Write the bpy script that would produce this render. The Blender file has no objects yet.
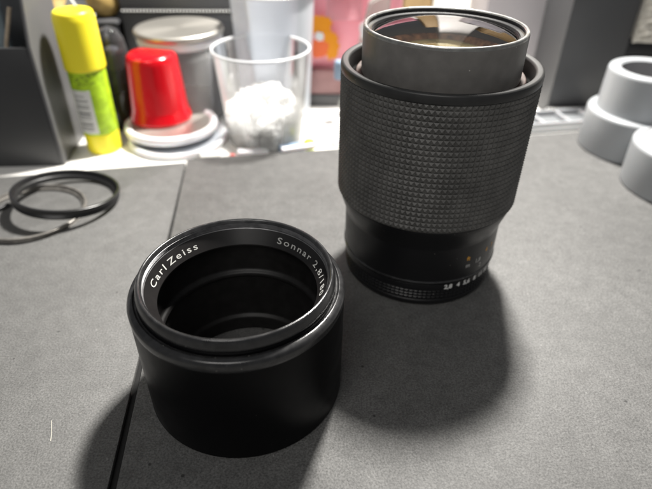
import bpy, bmesh, math, random
from mathutils import Vector, Matrix
random.seed(7)
MM = 0.001
PI = math.pi
sc = bpy.context.scene
col = sc.collection
R = math.radians

# ------------------------------------------------------------------ camera
cam = bpy.data.cameras.new('camera')
cam_o = bpy.data.objects.new('camera', cam); col.objects.link(cam_o)
cam.sensor_fit = 'HORIZONTAL'; cam.sensor_width = 36.0
cam.lens = 547.26 / 652 * 36
cam.clip_start = 0.01; cam.clip_end = 20
_th, _ro = R(35.48), R(0.64)
_f = Vector((0, math.cos(_th), -math.sin(_th)))
_u0 = Vector((0, math.sin(_th), math.cos(_th))); _r0 = Vector((1, 0, 0))
_r = _r0*math.cos(_ro) + _u0*math.sin(_ro)
_u = -_r0*math.sin(_ro) + _u0*math.cos(_ro)
m = Matrix((( _r.x, _u.x, -_f.x, 0), (_r.y, _u.y, -_f.y, 0), (_r.z, _u.z, -_f.z, 0), (0, 0, 0, 1)))
cam_o.matrix_world = Matrix.Translation((0, 0, 171.7*MM)) @ m
cam.dof.use_dof = True
cam.dof.focus_distance = 0.2
cam.dof.aperture_fstop = 9.0
sc.camera = cam_o

# ------------------------------------------------------------------ light
world = bpy.data.worlds.new('World'); sc.world = world; world.use_nodes = True
wb = world.node_tree.nodes['Background']
wb.inputs[0].default_value = (0.93, 0.96, 1.0, 1); wb.inputs[1].default_value = 0.13
def area(name, loc, target, sx, sy, power, colr):
    l = bpy.data.lights.new(name, 'AREA'); l.shape = 'RECTANGLE'; l.size = sx*MM; l.size_y = sy*MM
    l.energy = power; l.color = colr
    o = bpy.data.objects.new(name, l); col.objects.link(o)
    o.location = Vector(loc)*MM
    o.rotation_euler = (Vector(target)-Vector(loc)).to_track_quat('-Z', 'Y').to_euler()
    return o
area('desk_lamp_light', (103, 477, 522), (10, 270, 0), 56, 58, 12.3, (1.0, 0.965, 0.91))
area('ceiling_light', (-250, -600, 1150), (20, 250, 0), 700, 500, 6.5, (1.0, 0.97, 0.93))
sc.view_settings.view_transform = 'Standard'
sc.view_settings.look = 'None'
sc.view_settings.exposure = 0.0
sc.view_settings.gamma = 1.0

# ------------------------------------------------------------------ materials
def mat(name, base, rough=0.5, metal=0.0, noise=None, bump=None, alpha=None, trans=0.0, ior=1.45,
        coat=0.0, spec=0.5, sss=0.0, rnoise=None, dust=None):
    """noise=(scale_mm, amount)  bump=(scale_mm, strength, dist_mm)"""
    mt = bpy.data.materials.new(name); mt.use_nodes = True
    nt = mt.node_tree; N = nt.nodes; L = nt.links
    b = N['Principled BSDF']
    b.inputs['Base Color'].default_value = (*base, 1)
    b.inputs['Roughness'].default_value = rough
    b.inputs['Metallic'].default_value = metal
    b.inputs['IOR'].default_value = ior
    b.inputs['Transmission Weight'].default_value = trans
    b.inputs['Coat Weight'].default_value = coat
    b.inputs['Specular IOR Level'].default_value = spec
    if sss:
        b.inputs['Subsurface Weight'].default_value = sss
        b.inputs['Subsurface Scale'].default_value = 0.004
    if alpha is not None: b.inputs['Alpha'].default_value = alpha
    tc = N.new('ShaderNodeTexCoord')
    if noise:
        n = N.new('ShaderNodeTexNoise'); n.inputs['Scale'].default_value = 1000/noise[0]; n.inputs['Detail'].default_value = 5
        L.new(tc.outputs['Object'], n.inputs['Vector'])
        r = N.new('ShaderNodeMapRange')
        r.inputs[1].default_value = 0.3; r.inputs[2].default_value = 0.7
        r.inputs[3].default_value = 1-noise[1]; r.inputs[4].default_value = 1+noise[1]
        L.new(n.outputs['Fac'], r.inputs[0])
        mx = N.new('ShaderNodeVectorMath'); mx.operation = 'SCALE'
        mx.inputs[0].default_value = base
        L.new(r.outputs[0], mx.inputs['Scale']); L.new(mx.outputs[0], b.inputs['Base Color'])
    if rnoise:
        n = N.new('ShaderNodeTexNoise'); n.inputs['Scale'].default_value = 1000/rnoise[0]; n.inputs['Detail'].default_value = 6
        L.new(tc.outputs['Object'], n.inputs['Vector'])
        r = N.new('ShaderNodeMapRange')
        r.inputs[1].default_value = 0.3; r.inputs[2].default_value = 0.7
        r.inputs[3].default_value = rough-rnoise[1]; r.inputs[4].default_value = rough+rnoise[1]
        L.new(n.outputs['Fac'], r.inputs[0]); L.new(r.outputs[0], b.inputs['Roughness'])
    if bump:
        n = N.new('ShaderNodeTexNoise'); n.inputs['Scale'].default_value = 1000/bump[0]; n.inputs['Detail'].default_value = 4
        L.new(tc.outputs['Object'], n.inputs['Vector'])
        bp = N.new('ShaderNodeBump'); bp.inputs['Strength'].default_value = bump[1]; bp.inputs['Distance'].default_value = bump[2]*MM
        L.new(n.outputs['Fac'], bp.inputs['Height']); L.new(bp.outputs[0], b.inputs['Normal'])
    if dust:     # sparse pale specks: cell size in mm, fleck radius share, brightness
        vo = N.new('ShaderNodeTexVoronoi'); vo.inputs['Scale'].default_value = 1000/dust[0]
        L.new(tc.outputs['Object'], vo.inputs['Vector'])
        sz = N.new('ShaderNodeTexNoise'); sz.inputs['Scale'].default_value = 1000/23; L.new(tc.outputs['Object'], sz.inputs['Vector'])
        ad = N.new('ShaderNodeMath'); ad.operation = 'MULTIPLY'; ad.inputs[1].default_value = dust[1]*2; L.new(sz.outputs['Fac'], ad.inputs[0])
        lt = N.new('ShaderNodeMath'); lt.operation = 'LESS_THAN'; L.new(vo.outputs['Distance'], lt.inputs[0]); L.new(ad.outputs[0], lt.inputs[1])
        mc = N.new('ShaderNodeMix'); mc.data_type = 'RGBA'; mc.inputs[7].default_value = (dust[2], dust[2]*.97, dust[2]*.9, 1)
        L.new(lt.outputs[0], mc.inputs[0])
        src = b.inputs['Base Color'].links[0].from_socket if b.inputs['Base Color'].links else None
        if src: L.new(src, mc.inputs[6])
        else: mc.inputs[6].default_value = (*base, 1)
        L.new(mc.outputs[2], b.inputs['Base Color'])
    return mt

def foam_mat(name, base):
    mt = bpy.data.materials.new(name); mt.use_nodes = True
    nt = mt.node_tree; N = nt.nodes; L = nt.links
    b = N['Principled BSDF']; b.inputs['Roughness'].default_value = 0.62; b.inputs['Specular IOR Level'].default_value = 0.45
    tc = N.new('ShaderNodeTexCoord')
    def nz(scale, det, lo, hi, a, c):
        n = N.new('ShaderNodeTexNoise'); n.inputs['Scale'].default_value = 1000/scale; n.inputs['Detail'].default_value = det
        n.inputs['Roughness'].default_value = 0.6
        L.new(tc.outputs['Object'], n.inputs['Vector'])
        r = N.new('ShaderNodeMapRange'); r.inputs[1].default_value = lo; r.inputs[2].default_value = hi
        r.inputs[3].default_value = a; r.inputs[4].default_value = c
        L.new(n.outputs['Fac'], r.inputs[0]); return n, r
    def mul(a, c):
        k = N.new('ShaderNodeMath'); k.operation = 'MULTIPLY'; L.new(a, k.inputs[0]); L.new(c, k.inputs[1]); return k.outputs[0]
    n1, r1 = nz(0.7, 3, 0.3, 0.7, 0.55, 1.50)
    n2, r2 = nz(70, 6, 0.3, 0.7, 0.86, 1.12)
    n3, r3 = nz(7, 4, 0.3, 0.7, 0.86, 1.14)
    v = mul(mul(r1.outputs[0], r2.outputs[0]), r3.outputs[0])
    # sparse pale flecks and dark pits
    vo = N.new('ShaderNodeTexVoronoi'); vo.inputs['Scale'].default_value = 1000/9; vo.inputs['Randomness'].default_value = 1
    L.new(tc.outputs['Object'], vo.inputs['Vector'])
    fl = N.new('ShaderNodeMapRange'); fl.inputs[1].default_value = 0.035; fl.inputs[2].default_value = 0.06
    fl.inputs[3].default_value = 1.7; fl.inputs[4].default_value = 1.0
    L.new(vo.outputs['Distance'], fl.inputs[0])
    vo2 = N.new('ShaderNodeTexVoronoi'); vo2.inputs['Scale'].default_value = 1000/14; L.new(tc.outputs['Object'], vo2.inputs['Vector'])
    fd = N.new('ShaderNodeMapRange'); fd.inputs[1].default_value = 0.03; fd.inputs[2].default_value = 0.055
    fd.inputs[3].default_value = 0.3; fd.inputs[4].default_value = 1.0
    L.new(vo2.outputs['Distance'], fd.inputs[0])
    v = mul(mul(v, fl.outputs[0]), fd.outputs[0])
    mx = N.new('ShaderNodeVectorMath'); mx.operation = 'SCALE'; mx.inputs[0].default_value = base
    L.new(v, mx.inputs['Scale']); L.new(mx.outputs[0], b.inputs['Base Color'])
    nb = N.new('ShaderNodeTexNoise'); nb.inputs['Scale'].default_value = 1000/0.9; nb.inputs['Detail'].default_value = 3
    L.new(tc.outputs['Object'], nb.inputs['Vector'])
    bp = N.new('ShaderNodeBump'); bp.inputs['Strength'].default_value = 0.55; bp.inputs['Distance'].default_value = 0.25*MM
    L.new(nb.outputs['Fac'], bp.inputs['Height']); L.new(bp.outputs[0], b.inputs['Normal'])
    return mt

def brushed(name, base, rough=0.3):
    """spun metal disc: radial streak variation round the object's own axis"""
    mt = mat(name, base, rough, 0.75)
    nt = mt.node_tree; N = nt.nodes; L = nt.links; b = N['Principled BSDF']
    b.inputs['Anisotropic'].default_value = 0.5
    tg = N.new('ShaderNodeTangent'); tg.direction_type = 'RADIAL'; tg.axis = 'Z'
    L.new(tg.outputs[0], b.inputs['Tangent'])
    return mt

def clear_plastic(name, tint, rough=0.05, mixw=0.3, dif=(0.9, 0.9, 0.9)):
    """thin-walled clear or milky plastic: transparent body, fresnel gloss, a share of milky scatter"""
    mt = bpy.data.materials.new(name); mt.use_nodes = True
    nt = mt.node_tree; N = nt.nodes; L = nt.links
    out = N['Material Output']; N.remove(N['Principled BSDF'])
    tr = N.new('ShaderNodeBsdfTransparent'); tr.inputs[0].default_value = (*tint, 1)
    df = N.new('ShaderNodeBsdfDiffuse'); df.inputs[0].default_value = (*dif, 1)
    tl = N.new('ShaderNodeBsdfTranslucent'); tl.inputs[0].default_value = (*dif, 1)
    gl = N.new('ShaderNodeBsdfGlossy'); gl.inputs['Roughness'].default_value = rough
    m0 = N.new('ShaderNodeMixShader'); m0.inputs[0].default_value = 0.5
    L.new(df.outputs[0], m0.inputs[1]); L.new(tl.outputs[0], m0.inputs[2])
    lw = N.new('ShaderNodeLayerWeight'); lw.inputs[0].default_value = 0.35
    mr = N.new('ShaderNodeMapRange'); mr.inputs[3].default_value = mixw; mr.inputs[4].default_value = min(1, mixw+0.5)
    L.new(lw.outputs['Facing'], mr.inputs[0])
    m1 = N.new('ShaderNodeMixShader'); L.new(mr.outputs[0], m1.inputs[0]); L.new(tr.outputs[0], m1.inputs[1]); L.new(m0.outputs[0], m1.inputs[2])
    fr = N.new('ShaderNodeFresnel'); fr.inputs[0].default_value = 1.45
    m2 = N.new('ShaderNodeMixShader'); L.new(fr.outputs[0], m2.inputs[0]); L.new(m1.outputs[0], m2.inputs[1]); L.new(gl.outputs[0], m2.inputs[2])
    L.new(m2.outputs[0], out.inputs[0])
    return mt

M = {}
M['desk'] = mat('white_laminate', (0.80, 0.79, 0.76), 0.35, noise=(40, 0.03))
M['foam'] = foam_mat('grey_board', (0.095, 0.0945, 0.092))
M['foam2'] = foam_mat('grey_board_second', (0.094, 0.0935, 0.0915))
M['hood'] = mat('black_anodised', (0.002, 0.002, 0.0025), 0.34, spec=0.13, bump=(0.5, 0.12, 0.03), rnoise=(8, 0.05), dust=(5.0, 0.03, 0.04))
M['hoodrim'] = mat('black_anodised_worn', (0.030, 0.030, 0.031), 0.22, 0.25, spec=0.9, noise=(3, 0.3), rnoise=(4, 0.07), dust=(3.0, 0.05, 0.25))
M['hoodin'] = mat('matte_black_interior', (0.010, 0.0095, 0.0095), 0.42, spec=0.3, noise=(4, 0.3))
M['hoodbevel'] = mat('lightened_thread_bevel', (0.17, 0.17, 0.175), 0.38, 0.5, noise=(3, 0.3))  # base colour lightened to bring out the lamp highlight on the left
M['hoodband'] = mat('satin_black_band', (0.013, 0.012, 0.012), 0.33, noise=(6, 0.2))
M['white_ink'] = mat('white_engraving', (0.48, 0.48, 0.46), 0.6)
M['numeral_ink'] = mat('bright_numeral_paint', (0.85, 0.85, 0.83), 0.6)
M['orange_ink'] = mat('orange_engraving', (0.85, 0.42, 0.05), 0.6)
M['barrel'] = mat('grey_black_barrel', (0.17, 0.162, 0.153), 0.45, spec=0.6, noise=(5, 0.12), bump=(0.35, 0.15, 0.03), rnoise=(10, 0.06), dust=(6.0, 0.04, 0.45))
M['barrel_low'] = mat('satin_black_barrel', (0.010, 0.010, 0.011), 0.36, spec=0.35, rnoise=(8, 0.06), bump=(0.4, 0.1, 0.02), dust=(4.5, 0.035, 0.15))
M['rimmetal'] = mat('worn_front_rim', (0.30, 0.30, 0.29), 0.32, 0.6, noise=(3, 0.25), rnoise=(5, 0.08))
M['rubber'] = mat('black_rubber', (0.10, 0.098, 0.093), 0.50, spec=0.45, noise=(9, 0.22), bump=(0.3, 0.25, 0.04), rnoise=(12, 0.08), dust=(3.2, 0.05, 0.16))
M['lip'] = mat('rubber_lip', (0.028, 0.028, 0.028), 0.42, spec=0.5, noise=(6, 0.15), dust=(3.5, 0.04, 0.25))
M['brown'] = mat('worn_brown_ring', (0.07, 0.05, 0.045), 0.4, noise=(3, 0.3))
def lens_glass(name):
    mt = bpy.data.materials.new(name); mt.use_nodes = True
    N = mt.node_tree.nodes; L = mt.node_tree.links; N.remove(N['Principled BSDF'])
    tr = N.new('ShaderNodeBsdfTransparent'); tr.inputs[0].default_value = (0.93, 0.91, 0.84, 1)
    gl = N.new('ShaderNodeBsdfGlossy'); gl.inputs['Roughness'].default_value = 0.02; gl.inputs[0].default_value = (0.95, 0.93, 0.96, 1)
    fr = N.new('ShaderNodeFresnel'); fr.inputs[0].default_value = 3.0
    m = N.new('ShaderNodeMixShader'); ge = N.new('ShaderNodeNewGeometry'); iv = N.new('ShaderNodeMath'); iv.operation = 'SUBTRACT'; iv.inputs[0].default_value = 1
    L.new(ge.outputs['Backfacing'], iv.inputs[1])
    mu = N.new('ShaderNodeMath'); mu.operation = 'MULTIPLY'; L.new(fr.outputs[0], mu.inputs[0]); L.new(iv.outputs[0], mu.inputs[1])
    L.new(mu.outputs[0], m.inputs[0]); L.new(tr.outputs[0], m.inputs[1]); L.new(gl.outputs[0], m.inputs[2])
    L.new(m.outputs[0], N['Material Output'].inputs[0]); return mt
M['glass'] = lens_glass('coated_lens_glass')
M['retainer'] = mat('dark_retaining_ring', (0.025, 0.025, 0.026), 0.25, spec=0.7)
M['inner'] = mat('lens_inner_black', (0.02, 0.018, 0.016), 0.5)
M['element'] = mat('inner_lens_element', (0.20, 0.17, 0.11), 0.07, spec=1.0, coat=1.0, noise=(9, 0.5))
M['elementring'] = mat('inner_glint_ring', (0.24, 0.13, 0.08), 0.2, noise=(3, 0.8))  # warm mottled colour stands in for coating glints inside the lens
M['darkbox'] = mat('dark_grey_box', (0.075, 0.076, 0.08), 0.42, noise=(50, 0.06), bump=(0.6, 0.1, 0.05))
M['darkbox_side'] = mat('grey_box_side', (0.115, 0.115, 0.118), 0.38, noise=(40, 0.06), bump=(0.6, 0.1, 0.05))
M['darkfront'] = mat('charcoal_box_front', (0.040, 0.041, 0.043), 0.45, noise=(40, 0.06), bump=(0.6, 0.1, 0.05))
M['black'] = mat('black_plastic', (0.02, 0.02, 0.022), 0.4)
M['ringblack'] = mat('filter_ring_black', (0.014, 0.014, 0.015), 0.35, spec=0.6)
M['ringsteel'] = mat('filter_ring_worn', (0.20, 0.19, 0.175), 0.45, 0.5, noise=(5, 0.3))
M['yellow'] = mat('yellow_cap', (0.84, 0.73, 0.03), 0.34, spec=0.5, sss=0.1)
M['green'] = mat('lime_sleeve', (0.36, 0.55, 0.02), 0.38, noise=(5, 0.25))
M['label'] = mat('white_label', (0.62, 0.62, 0.60), 0.5)
M['bars'] = mat('grey_print', (0.22, 0.22, 0.22), 0.6)
M['specks'] = mat('dark_olive_print', (0.12, 0.16, 0.02), 0.6)
M['red'] = mat('red_plastic', (0.52, 0.003, 0.009), 0.22, spec=0.5, coat=0.4)
M['steel'] = brushed('spun_steel', (0.50, 0.48, 0.44), 0.34)
M['silicone'] = mat('white_silicone', (0.78, 0.78, 0.80), 0.35, sss=0.2)
M['jarglass'] = clear_plastic('clear_jar_glass', (0.95, 0.96, 0.96), 0.02, 0.18, (0.95, 0.95, 0.95))
M['cupclear'] = clear_plastic('clear_cup_plastic', (0.97, 0.97, 0.98), 0.04, 0.19)
M['cuprim'] = mat('clear_cup_rim', (0.75, 0.76, 0.78), 0.15, alpha=0.75)
M['milky'] = clear_plastic('milky_plastic', (0.92, 0.94, 0.98), 0.2, 0.66, (0.90, 0.94, 0.99))
def cotton_mat():
    mt = mat('cotton', (0.93, 0.93, 0.92), 0.95, bump=(1.2, 0.5, 0.5))
    N = mt.node_tree.nodes; L = mt.node_tree.links
    tl = N.new('ShaderNodeBsdfTranslucent'); tl.inputs[0].default_value = (0.97, 0.97, 0.96, 1)
    m = N.new('ShaderNodeMixShader'); m.inputs[0].default_value = 0.55
    L.new(N['Principled BSDF'].outputs[0], m.inputs[1]); L.new(tl.outputs[0], m.inputs[2]); L.new(m.outputs[0], N['Material Output'].inputs[0])
    return mt
M['cotton'] = cotton_mat()
M['pink'] = clear_plastic('pink_plastic_film', (0.95, 0.55, 0.62), 0.25, 0.80, (0.93, 0.50, 0.58))
M['pinkpale'] = clear_plastic('pale_pink_panel', (0.95, 0.7, 0.75), 0.25, 0.5, (0.92, 0.60, 0.66))
M['orange'] = mat('orange_print', (0.80, 0.30, 0.01), 0.4)
M['orangered'] = mat('orange_red_print', (0.80, 0.16, 0.05), 0.4)
M['mauve'] = mat('mauve_card', (0.32, 0.18, 0.18), 0.5, noise=(10, 0.1))
M['bag'] = clear_plastic('clear_bag_film', (0.9, 0.92, 0.9), 0.15, 0.45, (0.7, 0.72, 0.68))
M['blue'] = mat('blue_plastic', (0.20, 0.27, 0.36), 0.4)
M['carton'] = mat('white_carton', (0.82, 0.81, 0.77), 0.5, noise=(60, 0.03))
M['cardboard'] = mat('brown_cardboard', (0.25, 0.17, 0.08), 0.7, noise=(8, 0.15))
M['gold'] = mat('golden_brown_wood', (0.42, 0.29, 0.10), 0.5, noise=(12, 0.35))
M['greypanel'] = mat('pale_grey_panel', (0.42, 0.40, 0.42), 0.4, noise=(80, 0.1))
M['pipe'] = mat('grey_pvc', (0.33, 0.345, 0.36), 0.36, noise=(30, 0.03), sss=0.05, dust=(7.0, 0.04, 0.2))
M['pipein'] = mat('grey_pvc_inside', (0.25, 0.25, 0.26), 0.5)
M['knit'] = mat('beige_grey_weave', (0.62, 0.59, 0.53), 0.85, noise=(3, 0.2))
M['tray'] = mat('translucent_tray', (0.36, 0.37, 0.385), 0.3, sss=0.1)
M['traycell'] = mat('tray_cell', (0.20, 0.21, 0.22), 0.35)
M['trim'] = mat('pale_beads', (0.6, 0.6, 0.58), 0.4)
M['tan'] = mat('tan_wood', (0.42, 0.34, 0.25), 0.6, noise=(4, 0.2))
M['clearglass'] = mat('bluish_glass', (0.80, 0.88, 0.92), 0.08, trans=0.7, ior=1.4)
M['smoke'] = clear_plastic('smoky_glass', (0.30, 0.30, 0.32), 0.05, 0.15, (0.25, 0.25, 0.26))
M['yg'] = mat('yellow_green_cap', (0.6, 0.7, 0.05), 0.4)
M['seam'] = mat('seam_shade_black', (0.01, 0.01, 0.01), 0.9)
M['redpink'] = mat('salmon_plastic', (0.75, 0.18, 0.16), 0.4)
M['lint'] = mat('pale_lint', (0.62, 0.60, 0.52), 0.9)

# ------------------------------------------------------------------ helpers (all dimensions in millimetres)
def link(name, me, mt, parent=None, loc=(0, 0, 0), sharp=35):
    if mt is not None: me.materials.append(mt)
    if sharp is not None:
        me.shade_smooth(); me.set_sharp_from_angle(angle=R(sharp))
    o = bpy.data.objects.new(name, me); col.objects.link(o)
    o.location = Vector(loc)*MM
    if parent: o.parent = parent
    return o
def obj(name, bm, mt, parent=None, loc=(0, 0, 0), sharp=35):
    me = bpy.data.meshes.new(name)
    bmesh.ops.scale(bm, vec=(MM, MM, MM), verts=bm.verts)
    bmesh.ops.recalc_face_normals(bm, faces=bm.faces)
    bm.to_mesh(me); bm.free()
    return link(name, me, mt, parent, loc, sharp)
def tag(o, label, cat, group=None, kind=None):
    o['label'] = label; o['category'] = cat
    if group: o['group'] = group
    if kind: o['kind'] = kind
    return o
def thing(name, label, cat, loc=(0, 0, 0), group=None, rot=(0, 0, 0)):
    o = bpy.data.objects.new(name, None); col.objects.link(o)
    o.empty_display_size = 0.01
    o.location = Vector(loc)*MM; o.rotation_euler = rot
    return tag(o, label, cat, group)
def dup(root, loc, label, rz=None):
    r = root.copy(); col.objects.link(r); r.location = Vector(loc)*MM; r['label'] = label
    if rz is not None: r.rotation_euler.z = rz
    for ch in list(root.children):
        c = ch.copy(); col.objects.link(c); c.parent = r
        for g in ch.children:
            d = g.copy(); col.objects.link(d); d.parent = c
    return r
def rp(pts, rad, n=3):
    """round every inner corner of an open profile"""
    out = [pts[0]]
    for i in range(1, len(pts)-1):
        p0, p, p1 = Vector(pts[i-1]), Vector(pts[i]), Vector(pts[i+1])
        a = (p0-p); b = (p1-p); la, lb = a.length, b.length
        if la < 1e-6 or lb < 1e-6: out.append(tuple(p)); continue
        d = min(rad, la*0.45, lb*0.45)
        s = p+a/la*d; e = p+b/lb*d
        for k in range(n+1):
            t = k/n
            q = s*(1-t)**2 + p*2*t*(1-t) + e*t*t
            out.append((q.x, q.y))
    out.append(pts[-1]); return out
def lathe(bm, prof, seg=128, closed=False, a0=0, a1=2*PI):
    full = abs(a1-a0-2*PI) < 1e-6
    n = seg if full else seg+1
    rings = []
    for r, z in prof:
        if r < 1e-6: rings.append([bm.verts.new((0, 0, z))])
        else: rings.append([bm.verts.new((r*math.cos(a0+(a1-a0)*k/seg), r*math.sin(a0+(a1-a0)*k/seg), z)) for k in range(n)])
    pr = list(zip(rings, rings[1:]))
    if closed: pr.append((rings[-1], rings[0]))
    for A, B in pr:
        for k in range(seg):
            k2 = (k+1) % n
            if len(A) == 1 and len(B) == 1: continue
            if len(A) == 1: bm.faces.new((A[0], B[k], B[k2]))
            elif len(B) == 1: bm.faces.new((A[k], B[0], A[k2]))
            else: bm.faces.new((A[k], B[k], B[k2], A[k2]))
    return bm
def L_(prof, seg=128, closed=False, rad=0.0, **k):
    if rad: prof = rp(prof, rad)
    return lathe(bmesh.new(), prof, seg, closed, **k)
def box(bm, x0, x1, y0, y1, z0, z1, bev=0.0):
    b2 = bmesh.new()
    bmesh.ops.create_cube(b2, size=1)
    for v in b2.verts:
        v.co = Vector(((x0+x1)/2+v.co.x*(x1-x0), (y0+y1)/2+v.co.y*(y1-y0), (z0+z1)/2+v.co.z*(z1-z0)))
    if bev: bmesh.ops.bevel(b2, geom=b2.edges[:], offset=bev, segments=2, affect='EDGES', profile=0.5)
    me = bpy.data.meshes.new('t'); b2.to_mesh(me); b2.free(); bm.from_mesh(me); bpy.data.meshes.remove(me)
    return bm
def B_(*a, **k): return box(bmesh.new(), *a, **k)
def prism(bm, pts, z0, z1, bev=0.0):
    b2 = bmesh.new()
    lo = [b2.verts.new((x, y, z0)) for x, y in pts]; hi = [b2.verts.new((x, y, z1)) for x, y in pts]
    b2.faces.new(lo[::-1]); b2.faces.new(hi)
    n = len(pts)
    for i in range(n): b2.faces.new((lo[i], lo[(i+1) % n], hi[(i+1) % n], hi[i]))
    if bev: bmesh.ops.bevel(b2, geom=b2.edges[:], offset=bev, segments=2, affect='EDGES', profile=0.5)
    me = bpy.data.meshes.new('t'); b2.to_mesh(me); b2.free(); bm.from_mesh(me); bpy.data.meshes.remove(me)
    return bm
def tube(bm, pts, r, seg=10):
    rings = []
    P = [Vector(p) for p in pts]
    for i, p in enumerate(P):
        d = (P[min(i+1, len(P)-1)]-P[max(i-1, 0)]).normalized()
        u = d.cross(Vector((0, 0, 1)));  u = u.normalized() if u.length > 1e-3 else Vector((1, 0, 0))
        w = d.cross(u)
        rings.append([bm.verts.new(p+(u*math.cos(2*PI*k/seg)+w*math.sin(2*PI*k/seg))*r) for k in range(seg)])
    for A, B in zip(rings, rings[1:]):
        for k in range(seg): bm.faces.new((A[k], A[(k+1) % seg], B[(k+1) % seg], B[k]))
    bm.faces.new(rings[0][::-1]); bm.faces.new(rings[-1])
    return bm

def text_mesh(txt, height, bold=0.0, sp=1.0):
    """flat triangulated lettering, x from 0, capital height = height (mm)"""
    cu = bpy.data.curves.new('t', 'FONT'); cu.body = txt; cu.size = 1; cu.resolution_u = 3; cu.offset = bold; cu.space_character = sp
    o = bpy.data.objects.new('t', cu); col.objects.link(o)
    bpy.context.view_layer.update()
    me = bpy.data.meshes.new_from_object(o.evaluated_get(bpy.context.evaluated_depsgraph_get()))
    bpy.data.objects.remove(o); bpy.data.curves.remove(cu)
    xs = [v.co.x for v in me.vertices]; x0, x1 = min(xs), max(xs)
    s = height/0.70
    bm = bmesh.new(); bm.from_mesh(me); bpy.data.meshes.remove(me)
    for v in bm.verts: v.co = Vector(((v.co.x-x0)*s, v.co.y*s, 0))
    bmesh.ops.triangulate(bm, faces=bm.faces[:])
    bmesh.ops.subdivide_edges(bm, edges=[e for e in bm.edges if e.calc_length() > height*0.3], cuts=1)
    return bm, (x1-x0)*s
def put_text(name, txt, height, fn, mt, parent, span=None, bold=0.015, sp=1.0):
    bm, w = text_mesh(txt, height, bold, sp)
    k = 1 if span is None else span/w
    for v in bm.verts: v.co = Vector(fn(v.co.x*k, v.co.y, w*k))
    me = bpy.data.meshes.new(name)
    bmesh.ops.scale(bm, vec=(MM, MM, MM), verts=bm.verts)
    bm.to_mesh(me); bm.free()
    return link(name, me, mt, parent, sharp=None)

def pyramids(name, r, h, z0, z1, cols, rows, mt, parent, flat=0.0):
    V = []; F = []
    for j in range(rows+1):
        for i in range(cols):
            a = 2*PI*i/cols; V.append((r*math.cos(a)*MM, r*math.sin(a)*MM, (z0+(z1-z0)*j/rows)*MM))
    if not flat:
        for j in range(rows):
            for i in range(cols):
                a = 2*PI*(i+.5)/cols; z = z0+(z1-z0)*(j+.5)/rows
                k = len(V); V.append(((r+h)*math.cos(a)*MM, (r+h)*math.sin(a)*MM, z*MM))
                q = [j*cols+i, j*cols+(i+1) % cols, (j+1)*cols+(i+1) % cols, (j+1)*cols+i]
                for t in range(4): F.append((q[t], q[(t+1) % 4], k))
    else:
        for j in range(rows):
            for i in range(cols):
                q = [j*cols+i, j*cols+(i+1) % cols, (j+1)*cols+(i+1) % cols, (j+1)*cols+i]
                t0 = []
                dz = (z1-z0)/rows
                for (fi, fj) in ((flat, flat), (1-flat, flat), (1-flat, 1-flat), (flat, 1-flat)):
                    a = 2*PI*(i+fi)/cols; z = z0+dz*(j+fj)
                    t0.append(len(V)); V.append(((r+h)*math.cos(a)*MM, (r+h)*math.sin(a)*MM, z*MM))
                F.append(tuple(t0))
                for t in range(4): F.append((q[t], q[(t+1) % 4], t0[(t+1) % 4], t0[t]))
    me = bpy.data.meshes.new(name); me.from_pydata(V, [], F); me.update()
    return link(name, me, mt, parent, sharp=None)

# ------------------------------------------------------------------ the desk and the two boards
o = obj('desk', B_(-900, 900, -500, 900, -34, -4, bev=2), M['desk']); o['kind'] = 'structure'
def lerp(a, b, t): return (a[0]+(b[0]-a[0])*t, a[1]+(b[1]-a[1])*t)
# seam runs from (-95.5, 335) at the back to (-69.6, 100) in front and on towards the viewer
s_back = (-96.2, 337); s_dir = (0.1095, -0.994)
def seam_pt(d, off): return (s_back[0]+s_dir[0]*d+off, s_back[1]+s_dir[1]*d)
u = obj('seam_shade_sheet', prism(bmesh.new(), [(-618, 221), (-618, -298), (618, -298), (618, 468), (203, 390), (-96, 330)], -3.95, -2.6), M['seam']); u['kind'] = 'structure'  # added black sheet under the boards, standing in for shade in the seam
bmL = prism(bmesh.new(), [(-620, 228), (-620, -300), seam_pt(640, -3.2), seam_pt(1, -0.4), (-98, 334.6)], -2.5, 0, bev=0.45)
o = obj('desk_board', bmL, M['foam'])
tag(o, 'smaller stretch of dark grey speckled board left of the seam, under the two filter rings', 'board')
bmR = prism(bmesh.new(), [seam_pt(-3.5, 0.4), seam_pt(640, 3.2), (620, -300), (620, 472), (202.6, 395.6)], -2.5, 0.15, bev=0.45)
o = obj('desk_board', bmR, M['foam2'])
tag(o, 'wide dark grey speckled board right of the seam, carrying the lens and the lens hood', 'board')
bm = tube(bmesh.new(), [(-100.9, 126.5, .12), (-99.7, 123.6, .15), (-98.6, 121, .15), (-97.6, 117.8, .1)], 0.09, 6)
tag(obj('lint_thread', bm, M['lint']), 'tiny pale thread of lint on the board left of the seam', 'lint')

# ------------------------------------------------------------------ lens hood
HX, HY = -30.9, 148.6
hood = thing('lens_hood', 'short black open metal tube with white lettering inside its rim, in front of the lens', 'lens hood', (HX, HY, 0.15))
obj('body', L_([(27.6, 0.3), (36.6, 0.0), (37.3, 0.8), (37.5, 30), (37.6, 44.5)], 160, rad=0.4), M['hood'], hood)
obj('flange', L_([(37.6, 44.5), (37.75, 45.2), (37.75, 47.2), (37.1, 48.3), (35.6, 48.9), (35.3, 48.3), (34.6, 48.3)], 160, rad=0.35), M['hoodrim'], hood)
obj('collar', L_([(34.6, 48.3), (34.4, 49.2), (34.1, 49.5), (34.1, 50.1), (34.5, 50.3)], 160, rad=0.12), M['hood'], hood)
obj('rim', L_([(34.5, 50.3), (34.5, 51.3), (34.1, 52.9), (33.6, 54.0), (33.1, 54.25), (32.6, 54.0), (31.9, 52.9)], 192, rad=0.3), M['hoodrim'], hood)
pr = [(31.9, 52.9)]
for k in range(4): pr += [(32.15, 52.75-k*.42), (31.8, 52.55-k*.42)]
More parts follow.
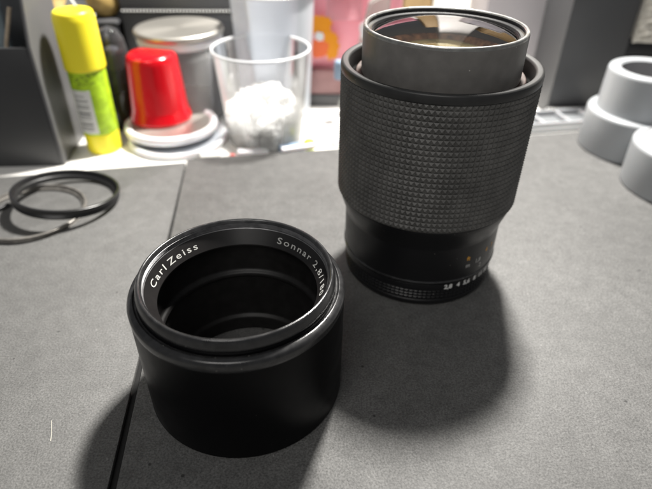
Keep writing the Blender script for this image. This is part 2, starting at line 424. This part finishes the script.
pr += [(31.8, 50.7), (31.6, 50.5)]
obj('filter_thread', L_(pr, 160), M['hoodbevel'], hood)
band_top, band_bot = (31.6, 50.5), (28.0, 45.4)
obj('name_band', L_([band_top, band_bot, (28.0, 44.9)], 192), M['hoodband'], hood)
obj('inner_wall', L_([(28.0, 44.9), (30.3, 44.7), (30.3, 32.0), (29.8, 31.2), (28.6, 30.4), (28.2, 29.2), (29.2, 28.6), (29.2, 8), (27.6, 6.5), (27.6, 0.3)], 160, rad=0.5), M['hoodin'], hood)
bd = (Vector(band_top)-Vector(band_bot)).normalized(); bn = Vector((-bd.y, bd.x))   # along and away from the cone
mid = Vector((29.8, 47.95))
def hood_text(txt, h, a_start, a_end, mt='white_ink'):
    span = R(a_start-a_end)*30.0
    def fn(x, y, w):
        a = R(a_start)-x/30.0
        p = mid+bd*(y-h/2)+bn*0.10
        return (p.x*math.cos(a), p.x*math.sin(a), p.y)
    put_text('lettering', txt, h, fn, M[mt], hood, span=span, bold=0.006, sp=1.28)
hood_text('Carl', 2.45, 183.5, 161.0)
hood_text('Zeiss', 2.45, 156.8, 129.5)
hood_text('Sonnar', 2.45, 66.5, 32.0)
hood_text('2,8/180', 2.45, 26.5, -10.0)

# ------------------------------------------------------------------ lens
LX, LY = 46.5, 228.1
lens = thing('camera_lens', 'tall black camera lens standing upright with its front glass up and ribbed rubber grip', 'lens', (LX, LY, 0.15))
obj('rear_cap', L_([(0, 0), (33.5, 0), (35.6, 0.6), (36.2, 2.0), (36.2, 3.4), (35.6, 3.7), (35.6, 4.2)], 160, rad=0.4), M['barrel_low'], lens)
ap = obj('aperture_ring', L_([(35.6, 4.0), (36.0, 4.1), (36.0, 9.2), (36.35, 9.5), (36.7, 10.4), (36.5, 13.0), (35.4, 13.3), (35.3, 14.0)], 160, rad=0.15), M['barrel_low'], lens)
kn = pyramids('knurling', 36.02, 0.42, 4.2, 9.2, 108, 3, M['barrel_low'], ap, flat=0.26); kn['kind'] = 'stuff'
obj('barrel', L_([(35.3, 13.8), (36.6, 13.9), (36.95, 14.4), (36.95, 32.5), (37.4, 34.5), (39.6, 41.2), (40.1, 43.2), (40.0, 44.0)], 160, rad=0.5), M['barrel_low'], lens)
obj('highlight_ring', L_([(36.9, 15.3), (37.35, 14.7), (37.3, 14.1), (36.3, 13.75)], 160, rad=.25), M['hoodrim'], lens)  # added ring, shaped to catch a bright line along the barrel's lower edge
obj('grip_sleeve', L_([(40.0, 43.8), (40.45, 44.0), (40.45, 99.3), (40.9, 99.5)], 160), M['rubber'], lens)
gp = pyramids('rubber_grip', 40.47, 0.85, 44.2, 99.2, 114, 24, M['rubber'], lens); gp['kind'] = 'stuff'
obj('grip_lip', L_([(40.4, 99.0), (41.15, 99.2), (41.3, 101.2), (41.0, 102.5), (40.3, 103.0), (38.3, 102.7), (37.7, 102.0), (37.5, 96.0), (36.9, 95.0), (36.9, 88)], 160, rad=0.45), M['lip'], lens)
obj('recess_floor', L_([(36.9, 88), (34, 87.5), (31, 88)], 128), M['inner'], lens)
obj('slip_ring', L_([(31.0, 97.5), (34.6, 98.6), (35.0, 97.8), (35.0, 88)], 160, rad=0.5), M['brown'], lens)
obj('front_barrel', L_([(31.2, 88), (32.2, 98.0), (32.55, 98.4), (32.6, 99.0), (32.6, 115.6)], 192, rad=0.3), M['barrel'], lens)
obj('front_rim', L_([(32.6, 115.6), (32.55, 116.5), (32.2, 117.0), (31.3, 117.0), (30.9, 116.4)], 192, rad=0.22), M['rimmetal'], lens)
pr = [(30.9, 116.4)]
for k in range(3): pr += [(31.05, 116.2-k*.4), (30.8, 116.0-k*.4)]
pr += [(30.4, 115.0), (29.9, 114.8), (29.2, 114.7), (28.95, 114.0), (28.9, 90)]
obj('retaining_ring', L_(pr, 160), M['retainer'], lens)
# front element: a solid meniscus
Rg, ap_r, apex = 88.0, 28.9, 118.6
top = [(ap_r*k/24, apex-(Rg-math.sqrt(Rg*Rg-(ap_r*k/24)**2))) for k in range(25)]
Rb = 190.0
bot = [(ap_r*k/24, apex-7.2-(Rb-math.sqrt(Rb*Rb-(ap_r*k/24)**2))) for k in range(24, -1, -1)]
obj('front_glass', L_(top+bot, 160), M['glass'], lens, sharp=30)
ring_in = obj('inner_barrel', L_([(28.9, 103.5), (26.0, 103), (25.5, 100), (23.5, 99.5), (23, 92), (0.0, 90)], 128), M['inner'], lens)
obj('inner_element', L_([(26.0*k/16, 109.5-(60-math.sqrt(60*60-(26.0*k/16)**2))) for k in range(17)], 128), M['element'], lens)
obj('element_edge', L_([(25.9, 104.0), (27.0, 105.6), (28.6, 106.4), (28.6, 104)], 128), M['elementring'], lens)
def ring_text(txt, h, a_mid, z, r, mt, parent, bold=0.02, sx=1.0):
    def fn(x, y, w):
        a = R(a_mid)+(x*sx-w*sx/2)/r
        return (r*math.cos(a), r*math.sin(a), z+y-h/2)
    put_text('numeral', txt, h, fn, M[mt], parent, bold=bold)
for t, a in (('2,8', -75.0), ('4', -67.0), ('5,6', -59.5), ('8', -51.5), ('11', -44.5), ('16', -37), ('22', -29)):
    ring_text(t, 2.3, a, 11.5, 36.76, 'numeral_ink', ap, bold=0.035)
for t, a, z, c in (('ft', -62.3, 25.6, 'orange_ink'), ('m', -61.8, 21.6, 'white_ink'), ('1,8', -52.0, 22.3, 'white_ink'), ('2', -49.0, 18.8, 'white_ink'),
                   ('6', -43.5, 25.8, 'orange_ink'), ('7', -36, 25.8, 'orange_ink'), ('2', -37, 21.6, 'white_ink')):
    ring_text(t, 2.2, a, z, 37.0, c, lens, bold=0.02)

# ------------------------------------------------------------------ two filter rings
def filter_ring(label, loc, r, h, mt1, rot):
    t = thing('filter_ring', label, 'ring', loc, 'loose filter rings on the board', rot)
    obj('frame', L_([(r-2.5, 0), (r-.2, 0), (r, .3), (r, h*.6), (r+.5, h*.65), (r+.5, h-.2), (r+.2, h), (r-.9, h), (r-1.2, h-.6), (r-1.3, h*.5), (r-2.5, h*.4)], 128, closed=True), mt1, t, sharp=30)
    pr = [(r-.1, h*.15)]
    for k in range(3): pr += [(r+.25, h*(.2+k*.12)), (r+.02, h*(.26+k*.12))]
    obj('thread', L_(pr, 96), mt1, t, sharp=20)
    return t
filter_ring('upper black filter ring lying tilted across the other ring', (-154.0, 280.0, 4.4), 29.2, 5.6, M['ringblack'], (R(-6.0), R(5.5), 0))
filter_ring('lower worn filter ring flat on the board, partly under the black ring', (-170.5, 268.0, 0.05), 29.6, 3.0, M['ringsteel'], (0, 0, 0))
tag(obj('black_rod', tube(bmesh.new(), [(-205, 252, 1.4), (-187.5, 276, 1.4)], 1.3), M['black']), 'thin black rod end at the left edge beside the filter rings', 'rod')

DZ = -4.0   # top of the white desk
# ------------------------------------------------------------------ dark organiser at the left, with a glass and a stick inside
org = thing('desk_organiser', 'dark grey open desk organiser with a tall grey side, left of the glue stick', 'organiser', (-182, 336.5, DZ), rot=(0, 0, 0.09))
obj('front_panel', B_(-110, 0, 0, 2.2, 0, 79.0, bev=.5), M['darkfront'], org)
bm = bmesh.new()
pts = [(0, 0), (56, 0), (56, 170), (30, 170), (0, 79)]
lo = [bm.verts.new((0.1, y, z)) for y, z in pts]; hi = [bm.verts.new((2.2, y, z)) for y, z in pts]
bm.faces.new(lo); bm.faces.new(hi[::-1])
for i in range(5): bm.faces.new((lo[i], hi[i], hi[(i+1) % 5], lo[(i+1) % 5]))
bmesh.ops.bevel(bm, geom=bm.edges[:], offset=.5, segments=2, affect='EDGES')
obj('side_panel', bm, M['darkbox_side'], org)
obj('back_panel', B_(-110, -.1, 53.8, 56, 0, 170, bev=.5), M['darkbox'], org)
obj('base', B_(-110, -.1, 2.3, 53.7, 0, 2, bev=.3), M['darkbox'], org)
obj('divider', B_(-16, -13.5, 2.3, 53.7, 2, 72, bev=.3), M['black'], org)
tag(obj('glass_tumbler', L_([(0, 0), (15, 0), (15.5, 1), (17.5, 98), (16.6, 98), (14.6, 3), (0, 3)], 64, rad=.3), M['clearglass'], None, (-218, 352, DZ+2)),
    'bluish clear glass standing in the dark organiser at the left edge', 'glass')
tag(obj('wooden_stick', tube(bmesh.new(), [(-199, 340, 50), (-196, 341, 76), (-190, 346, 96)], 1.3, 8), M['tan']), 'thin tan stick leaning in the dark organiser', 'stick')

# ------------------------------------------------------------------ glue stick
GX, GY = -161.3, 364.0
gl = thing('glue_stick', 'upright glue stick with yellow cap and lime green sleeve beside the organiser', 'glue stick', (GX, GY, DZ))
gr_ = 12.4
obj('base_knob', L_([(0, 0), (11.0, 0), (11.6, .8), (11.8, 14.5), (11.6, 15)], 64, rad=.5), M['yellow'], gl)
obj('sleeve', L_([(11.4, 15), (12.0, 15.1), (12.2, 58.5), (11.6, 58.8)], 64, rad=.3), M['green'], gl)
obj('cap', L_([(11.6, 58.6), (12.9, 58.8), (13.2, 60), (13.0, 90), (12.2, 94.0), (10.8, 95.3), (0, 95.6)], 64, rad=1.2), M['yellow'], gl)
lab = obj('paper_label', lathe(bmesh.new(), [(12.25, 16.5), (12.42, 16.6), (12.45, 46.8), (12.3, 47)], 20, a0=R(-138), a1=R(-72)), M['label'], gl)
rr = random.Random(3)
z = 19.0
while z < 45:
    h_ = rr.choice([.7, 1.1, 1.8]); a1_ = -84 if rr.random() > .3 else -92
    obj('print_bar', lathe(bmesh.new(), [(12.52, z), (12.53, z+h_)], 10, a0=R(-128), a1=R(a1_)), M['bars'], lab); z += h_+rr.choice([.8, 1.2, 2.2])
for k in range(46):
    a = rr.uniform(-135, -20); z = rr.uniform(48.5, 57.5)
    if k == 0: bmS = bmesh.new()
    lathe(bmS, [(12.27, z), (12.28, z+rr.uniform(.3, .9))], 2, a0=R(a), a1=R(a+rr.uniform(3, 8)))
pk = obj('sleeve_print', bmS, M['specks'], gl, sharp=None); pk['kind'] = 'stuff'

# ------------------------------------------------------------------ lids, red cup, jar
def lid(label, loc, r, group='round steel lids with white seals'):
    t = thing('jar_lid', label, 'lid', loc, group)
    obj('seal', L_([(r-6, 0), (r-2.5, 0), (r-1.2, .8), (r-1.2, 4.2), (r-2.5, 5.0), (r-6, 5.0)], 96, closed=True, rad=.5), M['silicone'], t)
    obj('plate', L_([(0, 5.0), (r-1.2, 5.0), (r-.2, 5.4), (r, 6.2), (r-.2, 7.4), (r-1.2, 7.9), (r-3, 8.0), (r-5, 7.4), (0, 7.2)], 128, rad=.4), M['steel'], t)
    return t
l1 = thing('jar_lid', 'pale round lid with thick white rim lying under the red cup', 'lid', (-116.7, 386, DZ+6.0))
obj('rim', L_([(27, .2), (31.0, 0), (33.5, 1.2), (34.3, 3.6), (33.6, 6.2), (31.5, 7.2), (29.5, 6.4), (28.5, 4.8), (27, 4.5)], 128, closed=True, rad=.7), M['silicone'], l1)
obj('plate', L_([(0, 3.2), (28, 3.2), (28.4, 5.0), (0, 5.0)], 96), M['steel'], l1)
l2 = thing('jar_lid', 'clear round plate on the white desk beneath the pale lid', 'lid', (-111.0, 380, DZ))
obj('rim', L_([(30, 0), (35.0, 0), (36.3, 1.8), (36.0, 4.2), (34.5, 5.2), (33, 4.4), (30, 2.4)], 128, closed=True, rad=.6), M['silicone'], l2)
obj('plate', L_([(0, .4), (30.2, .4), (30.2, 2.2), (0, 2.2)], 96), M['milky'], l2)

cup = thing('plastic_cup', 'upside down glossy red cup standing on the pale round lid', 'cup', (-126.5, 396, DZ+11.1))
obj('shell', L_([(20.6, 1.2), (21.6, 0), (22.6, .4), (22.9, 2.0), (21.6, 6.0), (20.8, 9), (18.2, 44.0), (17.3, 47.3), (15.0, 49.0), (8, 49.6), (0, 49.7)], 128, rad=.9), M['red'], cup)
obj('inner_shell', L_([(20.6, 1.2), (17.0, 45), (0, 46.5)], 96), M['red'], cup)

jar = thing('glass_jar', 'clear glass jar with a flat steel lid behind the red cup', 'jar', (-114, 434, DZ))
obj('glass_wall', L_([(0, 0), (29, 0), (32, 2), (33, 5), (33, 51), (31.5, 54), (31.5, 57), (29.5, 57), (29.5, 54), (30.6, 51), (30.6, 7), (28, 4), (0, 4)], 96, rad=1.0), M['jarglass'], jar)
obj('seal', L_([(28, 57.5), (31.5, 57.2), (32.3, 58.6), (32.3, 62.4), (31.5, 63.4), (28, 63.4)], 96, closed=True, rad=.5), M['silicone'], jar)
jl = obj('lid', L_([(0, 63.5), (31.8, 63.5), (33.4, 64.0), (33.8, 65.4), (33.6, 67.2), (32.6, 68.2), (30, 68.4), (0, 67.8)], 128, rad=.5), M['steel'], jar)
obj('contents', L_([(0, 4.3), (27.8, 4.3), (30.3, 7.2), (30.3, 12), (22, 14), (9, 12), (0, 13)], 64), M['cotton'], jar)

vial = thing('glass_bottle', 'small dark glass bottle with a rounded shiny top behind the glue stick', 'bottle', (-157.5, 405, DZ))
obj('glass_wall', L_([(0, 0), (10, 0), (11, 1.5), (11, 58), (9.6, 67), (6, 73), (0, 75.5)], 64, rad=1), M['smoke'], vial)
obj('filling', L_([(0, 1), (9.4, 1), (9.6, 30), (0, 30)], 48), M['black'], vial)
obj('stopper', L_([(0, 44), (5.5, 45), (6.6, 52), (5.0, 60), (0, 62)], 48, rad=1), M['silicone'], vial)
tag(obj('bottle_cap', L_([(0, 0), (6.5, 0), (7, 1), (6.6, 9), (5.6, 10.5), (0, 11)], 32, rad=.6), M['redpink'], None, (-147.0, 391, DZ)), 'small salmon red cap on the desk between glue stick and lid', 'cap')

# ------------------------------------------------------------------ clear cup with cotton, tall milky tumbler
cc = thing('clear_cup', 'clear plastic cup heaped with white cotton, between the red cup and the lens', 'cup', (-46.5, 385, DZ))
obj('wall', L_([(0, .8), (25.5, .8), (26.6, 0), (27.2, 1.0), (33.2, 66)], 128, rad=.3), M['cupclear'], cc)
bm = bmesh.new()
for k in range(1): lathe(bm, rp([(33.2, 66), (34.3, 66.3), (34.5, 67.3), (33.6, 68.0), (32.8, 67.4), (32.9, 66.2)], .3), 128, True)
obj('rim', bm, M['cuprim'], cc)
def cotton_mesh(seed):
    rr = random.Random(seed); bm = bmesh.new(); bmesh.ops.create_icosphere(bm, subdivisions=4, radius=6.2)
    from mathutils import noise
    off = Vector((seed*7.3, 1.1, 4))
    for v in bm.verts:
        n = v.co.normalized(); d = noise.fractal(n*1.6+off, 0.9, 2.0, 4)*0.42+noise.fractal(n*6+off, 0.9, 2.0, 2)*0.10
        v.co = n*6.2*(1+d)
    bmesh.ops.scale(bm, vec=(MM, MM, MM), verts=bm.verts)
    me = bpy.data.meshes.new('cotton_ball'); bm.to_mesh(me); bm.free(); me.materials.append(M['cotton']); me.shade_smooth(); return me
cms = [cotton_mesh(s) for s in (1, 2, 3, 4)]
rr = random.Random(11)
spots = []
def heap(z):  # heap outline: higher towards the right-middle
    return z
for (nz, rad_, cnt) in ((5, 19, 11), (13, 20.5, 12), (20.5, 20.5, 12), (27, 17.5, 9)):
    for k in range(cnt):
        a = 2*PI*k/cnt+rr.uniform(-.15, .15)+nz; spots.append((rad_*math.cos(a), rad_*math.sin(a), nz+rr.uniform(-2, 2)))
    for k in range(5):
        a = 2*PI*k/5+nz; spots.append((9.5*math.cos(a), 9.5*math.sin(a), nz+rr.uniform(-1, 2)))
spots += [(-8, -2, 31), (4, 4, 33), (12, -4, 31), (3, -6, 34)]
for i, (x, y, z) in enumerate(spots):
    o = bpy.data.objects.new('cotton_ball', cms[i % 4]); col.objects.link(o)
    o.location = Vector((-46.5+x, 385+y, DZ+1.5+z))*MM
    o.rotation_euler = (rr.uniform(0, 6), rr.uniform(0, 6), rr.uniform(0, 6)); s = rr.uniform(.9, 1.15); o.scale = (s*rr.uniform(.8, 1.25), s, s*rr.uniform(.75, 1.1))
    tag(o, 'white cotton ball heaped inside the clear plastic cup', 'cotton ball', 'cotton balls in the clear cup')
tall = thing('milky_tumbler', 'tall milky translucent tumbler behind the cotton filled cup', 'tumbler', (-42.5, 440, DZ))
obj('wall', L_([(0, 1), (26, 1), (27, 0), (27.8, 1.4), (31.8, 92.5), (30.9, 92.5), (26.6, 3), (0, 2.4)], 128, rad=.3), M['milky'], tall)
obj('rim', L_([(31.9, 92), (32.9, 92.4), (32.9, 93.6), (31.4, 94), (30.8, 93)], 128, closed=True, rad=.3), M['cuprim'], tall)

# ------------------------------------------------------------------ small things along the back edge of the board
def thin_tube(label, a, b, r, mt, cat, name, capm=None):
    t = thing(name, label, cat, a)
    d = Vector(b)-Vector(a); q = d.to_track_quat('Z', 'Y').to_matrix().to_4x4(); Ld = d.length
    bm = L_([(0, 0), (r, .2), (r, Ld*.8), (r*.5, Ld*.9), (r*.5, Ld), (0, Ld)], 20, rad=.3); bmesh.ops.transform(bm, matrix=q, verts=bm.verts)
    obj('body', bm, mt, t)
    bm = L_([(0, -3), (r*1.1, -3), (r*1.1, .5), (0, .5)], 20); bmesh.ops.transform(bm, matrix=q, verts=bm.verts)
    obj('cap', bm, capm or mt, t)
    return t
zt = DZ
thin_tube('slim white tube with yellow green tip lying before the cotton cup', (-29, 353.5, zt+5.6), (-2, 363, zt+5.6), 2.0, M['silicone'], 'tube', 'small_tube', M['silicone'])
tag(obj('blue_packet', B_(-9, 9, -4, 4, 0, 5, bev=1), M['blue'], None, (-26, 363, DZ)), 'small blue packet behind the slim white tube', 'packet').rotation_euler.z = .25
tag(obj('green_cap', L_([(0, 0), (4.2, 0), (4.4, 5), (3.6, 6.5), (0, 7)], 24, rad=.5), M['yg'], None, (-13, 368, DZ)), 'tiny yellow green cap between blue packet and slim tube', 'cap')
tag(obj('crumpled_foil', B_(-11, 11, -4, 4, 0, 4, bev=1.2), M['silicone'], None, (-53, 357, DZ)), 'pale wrapper scrap on the desk before the cotton cup', 'wrapper').rotation_euler.z = .2
tag(obj('red_bead', L_([(0, 0), (2.2, 0), (2.6, 1.5), (1.6, 3.6), (0, 4)], 20, rad=.5), M['redpink'], None, (-66.5, 349.5, DZ)), 'tiny red bead at the back edge of the board by the seam', 'bead')
tag(obj('white_plug', L_([(0, 0), (5, 0), (5.2, 4), (4, 6.5), (0, 7)], 32, rad=.8), M['silicone'], None, (7, 375, DZ)), 'small round white plug at the back edge left of the lens', 'plug')
tag(obj('clear_sachet', prism(bmesh.new(), [(-12, -3.5), (13, -3), (12, 4), (-11, 4)], 0, 3, bev=1), M['milky'], None, (-12, 371, DZ)), 'clear flat sachet left of the small round white plug', 'sachet').rotation_euler.z = .2
tag(obj('white_block', B_(-7, 7, -4, 4, 0, 4, bev=.8), M['carton'], None, (-82, 349, DZ)), 'short pale plastic strip on the desk by the seam end', 'strip').rotation_euler.z = .18

# ------------------------------------------------------------------ pink bag, clear bag, grey base, left of the lens
pk = thing('pink_bag', 'pink plastic bag with orange print standing behind the tumbler', 'bag', (12, 462, DZ))
bm = bmesh.new(); n = 14
def grid_sheet(bm, x0, x1, z0, z1, fn, nx=24, nz=24):
    vs = [[bm.verts.new((x0+(x1-x0)*i/nx, fn(i/nx, j/nz), z0+(z1-z0)*j/nz)) for i in range(nx+1)] for j in range(nz+1)]
    for j in range(nz):
        for i in range(nx): bm.faces.new((vs[j][i], vs[j][i+1], vs[j+1][i+1], vs[j+1][i]))
def puff(s):
    def f(u, v): return s*(9*math.sin(PI*u)**.6*math.sin(PI*min(max(v, 0), 1))**.5+1.0*math.sin(u*9+v*7))
    return f
grid_sheet(bm, -42, 46, 28, 170, puff(-1)); grid_sheet(bm, -42, 46, 28, 170, puff(1))
bmesh.ops.remove_doubles(bm, verts=bm.verts, dist=.5)
obj('film', bm, M['pink'], pk)
obj('window_panel', B_(-14, 14, -11.9, -11.2, 70, 120, bev=.3), M['pinkpale'], pk)
def blob(bm, cx, cz, rx, rz, y, seed):
    rr = random.Random(seed); n = 22
    c = [(cx+rx*math.cos(2*PI*k/n)*(1+rr.uniform(-.18, .18)), cz+rz*math.sin(2*PI*k/n)*(1+rr.uniform(-.18, .18))) for k in range(n)]
    f = [bm.verts.new((x, y, z)) for x, z in c]; b = [bm.verts.new((x, y+.6, z)) for x, z in c]
    bm.faces.new(f); bm.faces.new(b[::-1])
    for k in range(n): bm.faces.new((f[k], b[k], b[(k+1) % n], f[(k+1) % n]))
    return bm
obj('printed_shape', blob(bmesh.new(), -18, 66, 9, 8, -12.0, 1), M['orange'], pk)
obj('printed_shape', blob(bmesh.new(), -10, 51, 6.5, 11, -12.2, 2), M['orange'], pk)
obj('printed_shape', blob(bmesh.new(), -20, 49, 8, 7, -12.4, 5), M['orangered'], pk)
obj('printed_shape', blob(bmesh.new(), -19, 58, 3.5, 3.5, -12.9, 4), M['silicone'], pk)
st = thing('storage_block', 'mauve and dark grey block supporting the pink bag', 'block', (12, 462, DZ))
obj('card', B_(-40, 44, -10, 12, 10, 30, bev=.8), M['mauve'], st)
obj('base', B_(-44, 48, -12, 14, 0, 9.9, bev=.8), M['darkbox'], st)
cb = thing('clear_bag', 'slanting clear bag with a yellow spot touching the left of the lens', 'bag', (22, 430, DZ))
bm = bmesh.new()
f = [(-14, 6), (20, 2), (24, 95), (8, 88), (-3, 40)]
a = [bm.verts.new((x, 0, z)) for x, z in f]; b = [bm.verts.new((x, 8, z)) for x, z in f]
bm.faces.new(a); bm.faces.new(b[::-1])
for k in range(5): bm.faces.new((a[k], b[k], b[(k+1) % 5], a[(k+1) % 5]))
bmesh.ops.bevel(bm, geom=bm.edges[:], offset=1.5, segments=3, affect='EDGES')
obj('film', bm, M['bag'], cb)
obj('yellow_spot', blob(bmesh.new(), 2, 53, 4.5, 3.5, -1.0, 8), M['yellow'], cb)
obj('white_patch', blob(bmesh.new(), 7, 68, 6, 8, -1.0, 9), M['silicone'], cb)
obj('blue_clip', L_([(0, 34), (4.2, 34), (4.4, 46), (3.6, 48), (0, 48)], 32, rad=.6), M['blue'], cb, (-13, -9, 0))

# ------------------------------------------------------------------ boxes behind
def storage_box(label, x0, x1, y0, y1, z1, bead_z, bead_x0, bead_x1, rz=0.0):
    t = thing('storage_box', label, 'box', ((x0+x1)/2, y0, DZ)); w = (x1-x0)/2
    obj('body', B_(-w, w, 0, y1-y0, 0, z1, bev=1.2), M['darkbox'], t)
    obj('trim_rail', B_(bead_x0, bead_x1, -1.6, -.2, bead_z-2.2, bead_z+2.2, bev=.4), M['black'], t)
    bm = bmesh.new(); x = bead_x0+1.5
    while x < bead_x1-1:
        bmesh.ops.create_icosphere(bm, subdivisions=1, radius=1.05, matrix=Matrix.Translation((x, -2.0, bead_z))); x += 2.7
    b = obj('beading', bm, M['trim'], t); b['kind'] = 'stuff'
    t.rotation_euler.z = rz
    return t
storage_box('dark grey storage box with pale beaded trim behind the steel lidded jar', -172, -62, 480, 560, 112, 69.5, -54, 54, .03)
storage_box('tall dark grey storage box standing right of the lens behind the grey pipe fittings', 182, 236, 440, 520, 170, 6.0, -29, 27, .10)
# black shelf and warm wooden thing behind the glue stick
bs = thing('black_shelf', 'black shelf unit behind the glue stick and small bottle', 'shelf', (-215, 470, DZ))
obj('side', B_(-58, 40, 0, 60, 0, 60, bev=1), M['black'], bs)
obj('shelf_board', B_(-60, 42, -2, 60, 60.1, 63, bev=.6), M['darkbox'], bs)
tag(obj('wooden_figure', L_([(0, 0), (17, 0), (18, 6), (13, 16), (17, 28), (15, 60), (9, 80), (0, 84)], 32, rad=3), M['gold'], None, (-231, 488, DZ+63.2)), 'golden brown carved wooden item above the glue stick cap', 'ornament')
tag(obj('wooden_ball', L_([(0, 0), (9, 1), (14, 8), (15, 16), (11, 25), (0, 29)], 32, rad=3), M['gold'], None, (-187, 488, DZ+63.2)), 'golden brown rounded item on the black shelf left of the jar lid', 'ornament')
tag(obj('paper_scrap', prism(bmesh.new(), [(-16, 0), (14, 0), (16, 8), (4, 9), (-2, 22), (-8, 9), (-15, 7)], 0, 3, bev=.6), M['label'], None, (-196, 446, 62)), 'crumpled pale paper behind the glue stick cap', 'paper')
bpy.data.objects['paper_scrap'].rotation_euler.x = R(80)
wc = thing('white_carton', 'bright white carton behind the top of the lens, heightened to reflect in its glass', 'carton', (170, 690, DZ))
obj('body', B_(-46, 50, 0, 60, 0, 640, bev=1.5), M['carton'], wc)  # unseen upper height added for a white reflection in the front glass
obj('closure_flap', B_(-45, 49, -1, 30, 640.2, 642, bev=.5), M['carton'], wc)
bt = thing('cardboard_box', 'narrow brown cardboard box just left of the bright white carton', 'box', (105, 690, DZ))
obj('body', B_(-17, 17, 0, 60, 0, 350, bev=1.5), M['cardboard'], bt)
obj('closure_flap', B_(-16, 16, -.8, 30, 350.2, 352, bev=.5), M['cardboard'], bt)
pb = thing('paper_box', 'pale off white box behind the lens, left of the narrow brown box', 'box', (44, 690, DZ))
obj('body', B_(-40, 41, 0, 60, 0, 170, bev=1.5), M['carton'], pb)
obj('lid', B_(-41, 42, -1, 61, 170.2, 182, bev=1.2), M['carton'], pb)
br = thing('cardboard_box', 'brown cardboard box added far behind the pale grey box for the lens reflection', 'box', (330, 700, DZ))
obj('body', B_(-80, 90, 0, 80, 0, 330, bev=1.5), M['cardboard'], br)  # box added out of view for brown reflections in the front glass
obj('lid', B_(-83, 93, -3, 83, 330.1, 350, bev=1.2), M['cardboard'], br)
gpn = thing('grey_box', 'pale grey smooth box between the lens and the tall dark storage box', 'box', (158, 480, DZ))
obj('body', B_(-28, 24, 0, 60, 0, 190, bev=1.5), M['greypanel'], gpn)
obj('lid', B_(-29, 25, -1, 61, 190.1, 196, bev=1.2), M['carton'], gpn)
bx = thing('cardboard_box', 'brown cardboard box added far behind the pink bag for the lens reflection', 'box', (-70, 700, DZ))
obj('body', B_(-120, 60, 0, 80, 0, 210, bev=1.5), M['cardboard'], bx)  # another unseen box, put in to tint the glass reflections brown
obj('lid', B_(-123, 63, -3, 83, 210.1, 232, bev=1.2), M['cardboard'], bx)

# ------------------------------------------------------------------ tray right of the lens
tr = thing('parts_tray', 'shallow translucent parts tray between board and tall dark box', 'tray', (176, 401, DZ))
obj('base', B_(-48, 46, 0, 26, 0, 1.5, bev=.4), M['tray'], tr)
for yy in (0, 24): obj('wall', B_(-48, 46, yy, yy+2.4, 1.6, 8, bev=.5), M['tray'], tr)
for xx in (-48, -30, -8, 14, 34, 43.6): obj('divider', B_(xx, xx+2.4, 2.5, 23.9, 1.6, 7.6, bev=.5), M['tray'], tr)
for xx in (-27.5, -5.5, 16.5): obj('cell_pad', B_(xx+.2, xx+19-.4, 4.4, 22.2, 1.6, 4.4, bev=.8), M['traycell'], tr)
tr.rotation_euler.z = .185
tag(obj('cream_cap', L_([(0, 0), (5.5, 0), (5.8, 4), (4, 6.5), (0, 7)], 32, rad=.8), M['cotton'], None, (137, 396, DZ)), 'small cream cap right beside the lens at the board edge', 'cap')

# ------------------------------------------------------------------ grey pipe fittings
def fitting(label, loc, rb, rt, h1, h2, rh):
    t = thing('pipe_fitting', label, 'pipe fitting', loc, 'grey stepped pipe fittings')
    obj('socket', L_([(rb-3, 0), (rb-.6, 0), (rb, .8), (rb+.2, h1-1.8), (rb-.8, h1-.3), (rt+.4, h1)], 128, rad=.8), M['pipe'], t)
    obj('collar', L_([(rt+.4, h1), (rt+.2, h1+1), (rt-.3, h2-1.6), (rt-1.4, h2), (rh+1.2, h2), (rh, h2-1.2)], 128, rad=.9), M['pipe'], t)
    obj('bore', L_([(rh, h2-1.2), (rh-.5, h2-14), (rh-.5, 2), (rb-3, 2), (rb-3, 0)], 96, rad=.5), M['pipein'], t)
    return t
fitting('grey stepped pipe fitting with its open bore in view, further back', (217.9, 367.6, .15), 33.5, 28.0, 29, 57, 19.5)
fitting('grey stepped pipe fitting cut by the right edge, nearer the camera', (224.0, 309.0, .15), 33.5, 28.0, 29, 30.2, 19.5)

# ------------------------------------------------------------------ woven pouch on a dark box at the top right
kb = thing('black_case', 'black case below the woven pouch at the right edge', 'case', (262, 445, DZ))
obj('body', B_(-25, 60, 0, 60, 0, 48, bev=1.5), M['black'], kb)
obj('lid', B_(-26, 61, -1.5, 61, 48.1, 58, bev=1.2), M['black'], kb)
kp = thing('woven_pouch', 'beige grey woven pouch resting on the black case at the right edge', 'pouch', (262, 440, DZ+58.3))
bm = bmesh.new()
V = {}
def wv(u, v):
    x = -26+80*u+3*math.sin(v*7); z = 1+95*v
    y = -6*math.sin(PI*u)**.5-1.2*math.sin(u*60)*math.sin(v*60)
    return x, y, z
nx, nz_ = 70, 80
g_ = [[bm.verts.new(wv(i/nx, j/nz_)) for i in range(nx+1)] for j in range(nz_+1)]
h_ = [[bm.verts.new((wv(i/nx, j/nz_)[0], 30, wv(i/nx, j/nz_)[2])) for i in (0, nx)] for j in (0, nz_)]
for j in range(nz_):
    for i in range(nx): bm.faces.new((g_[j][i], g_[j][i+1], g_[j+1][i+1], g_[j+1][i]))
obj('front_cloth', bm, M['knit'], kp)
obj('back_cloth', B_(-24, 50, 2, 28, 0.2, 92, bev=4), M['knit'], kp)
bm = bmesh.new()
for k in range(20):
    pts = []
    for q in range(13):
        u = q/12; x, y, z = wv(min(1, u*.9), min(1, max(0, k/20+u*.28)))
        pts.append((x, y-1.0, z))
    tube(bm, pts, 1.1, 6)
s = obj('woven_cords', bm, M['knit'], kp); s['kind'] = 'stuff'
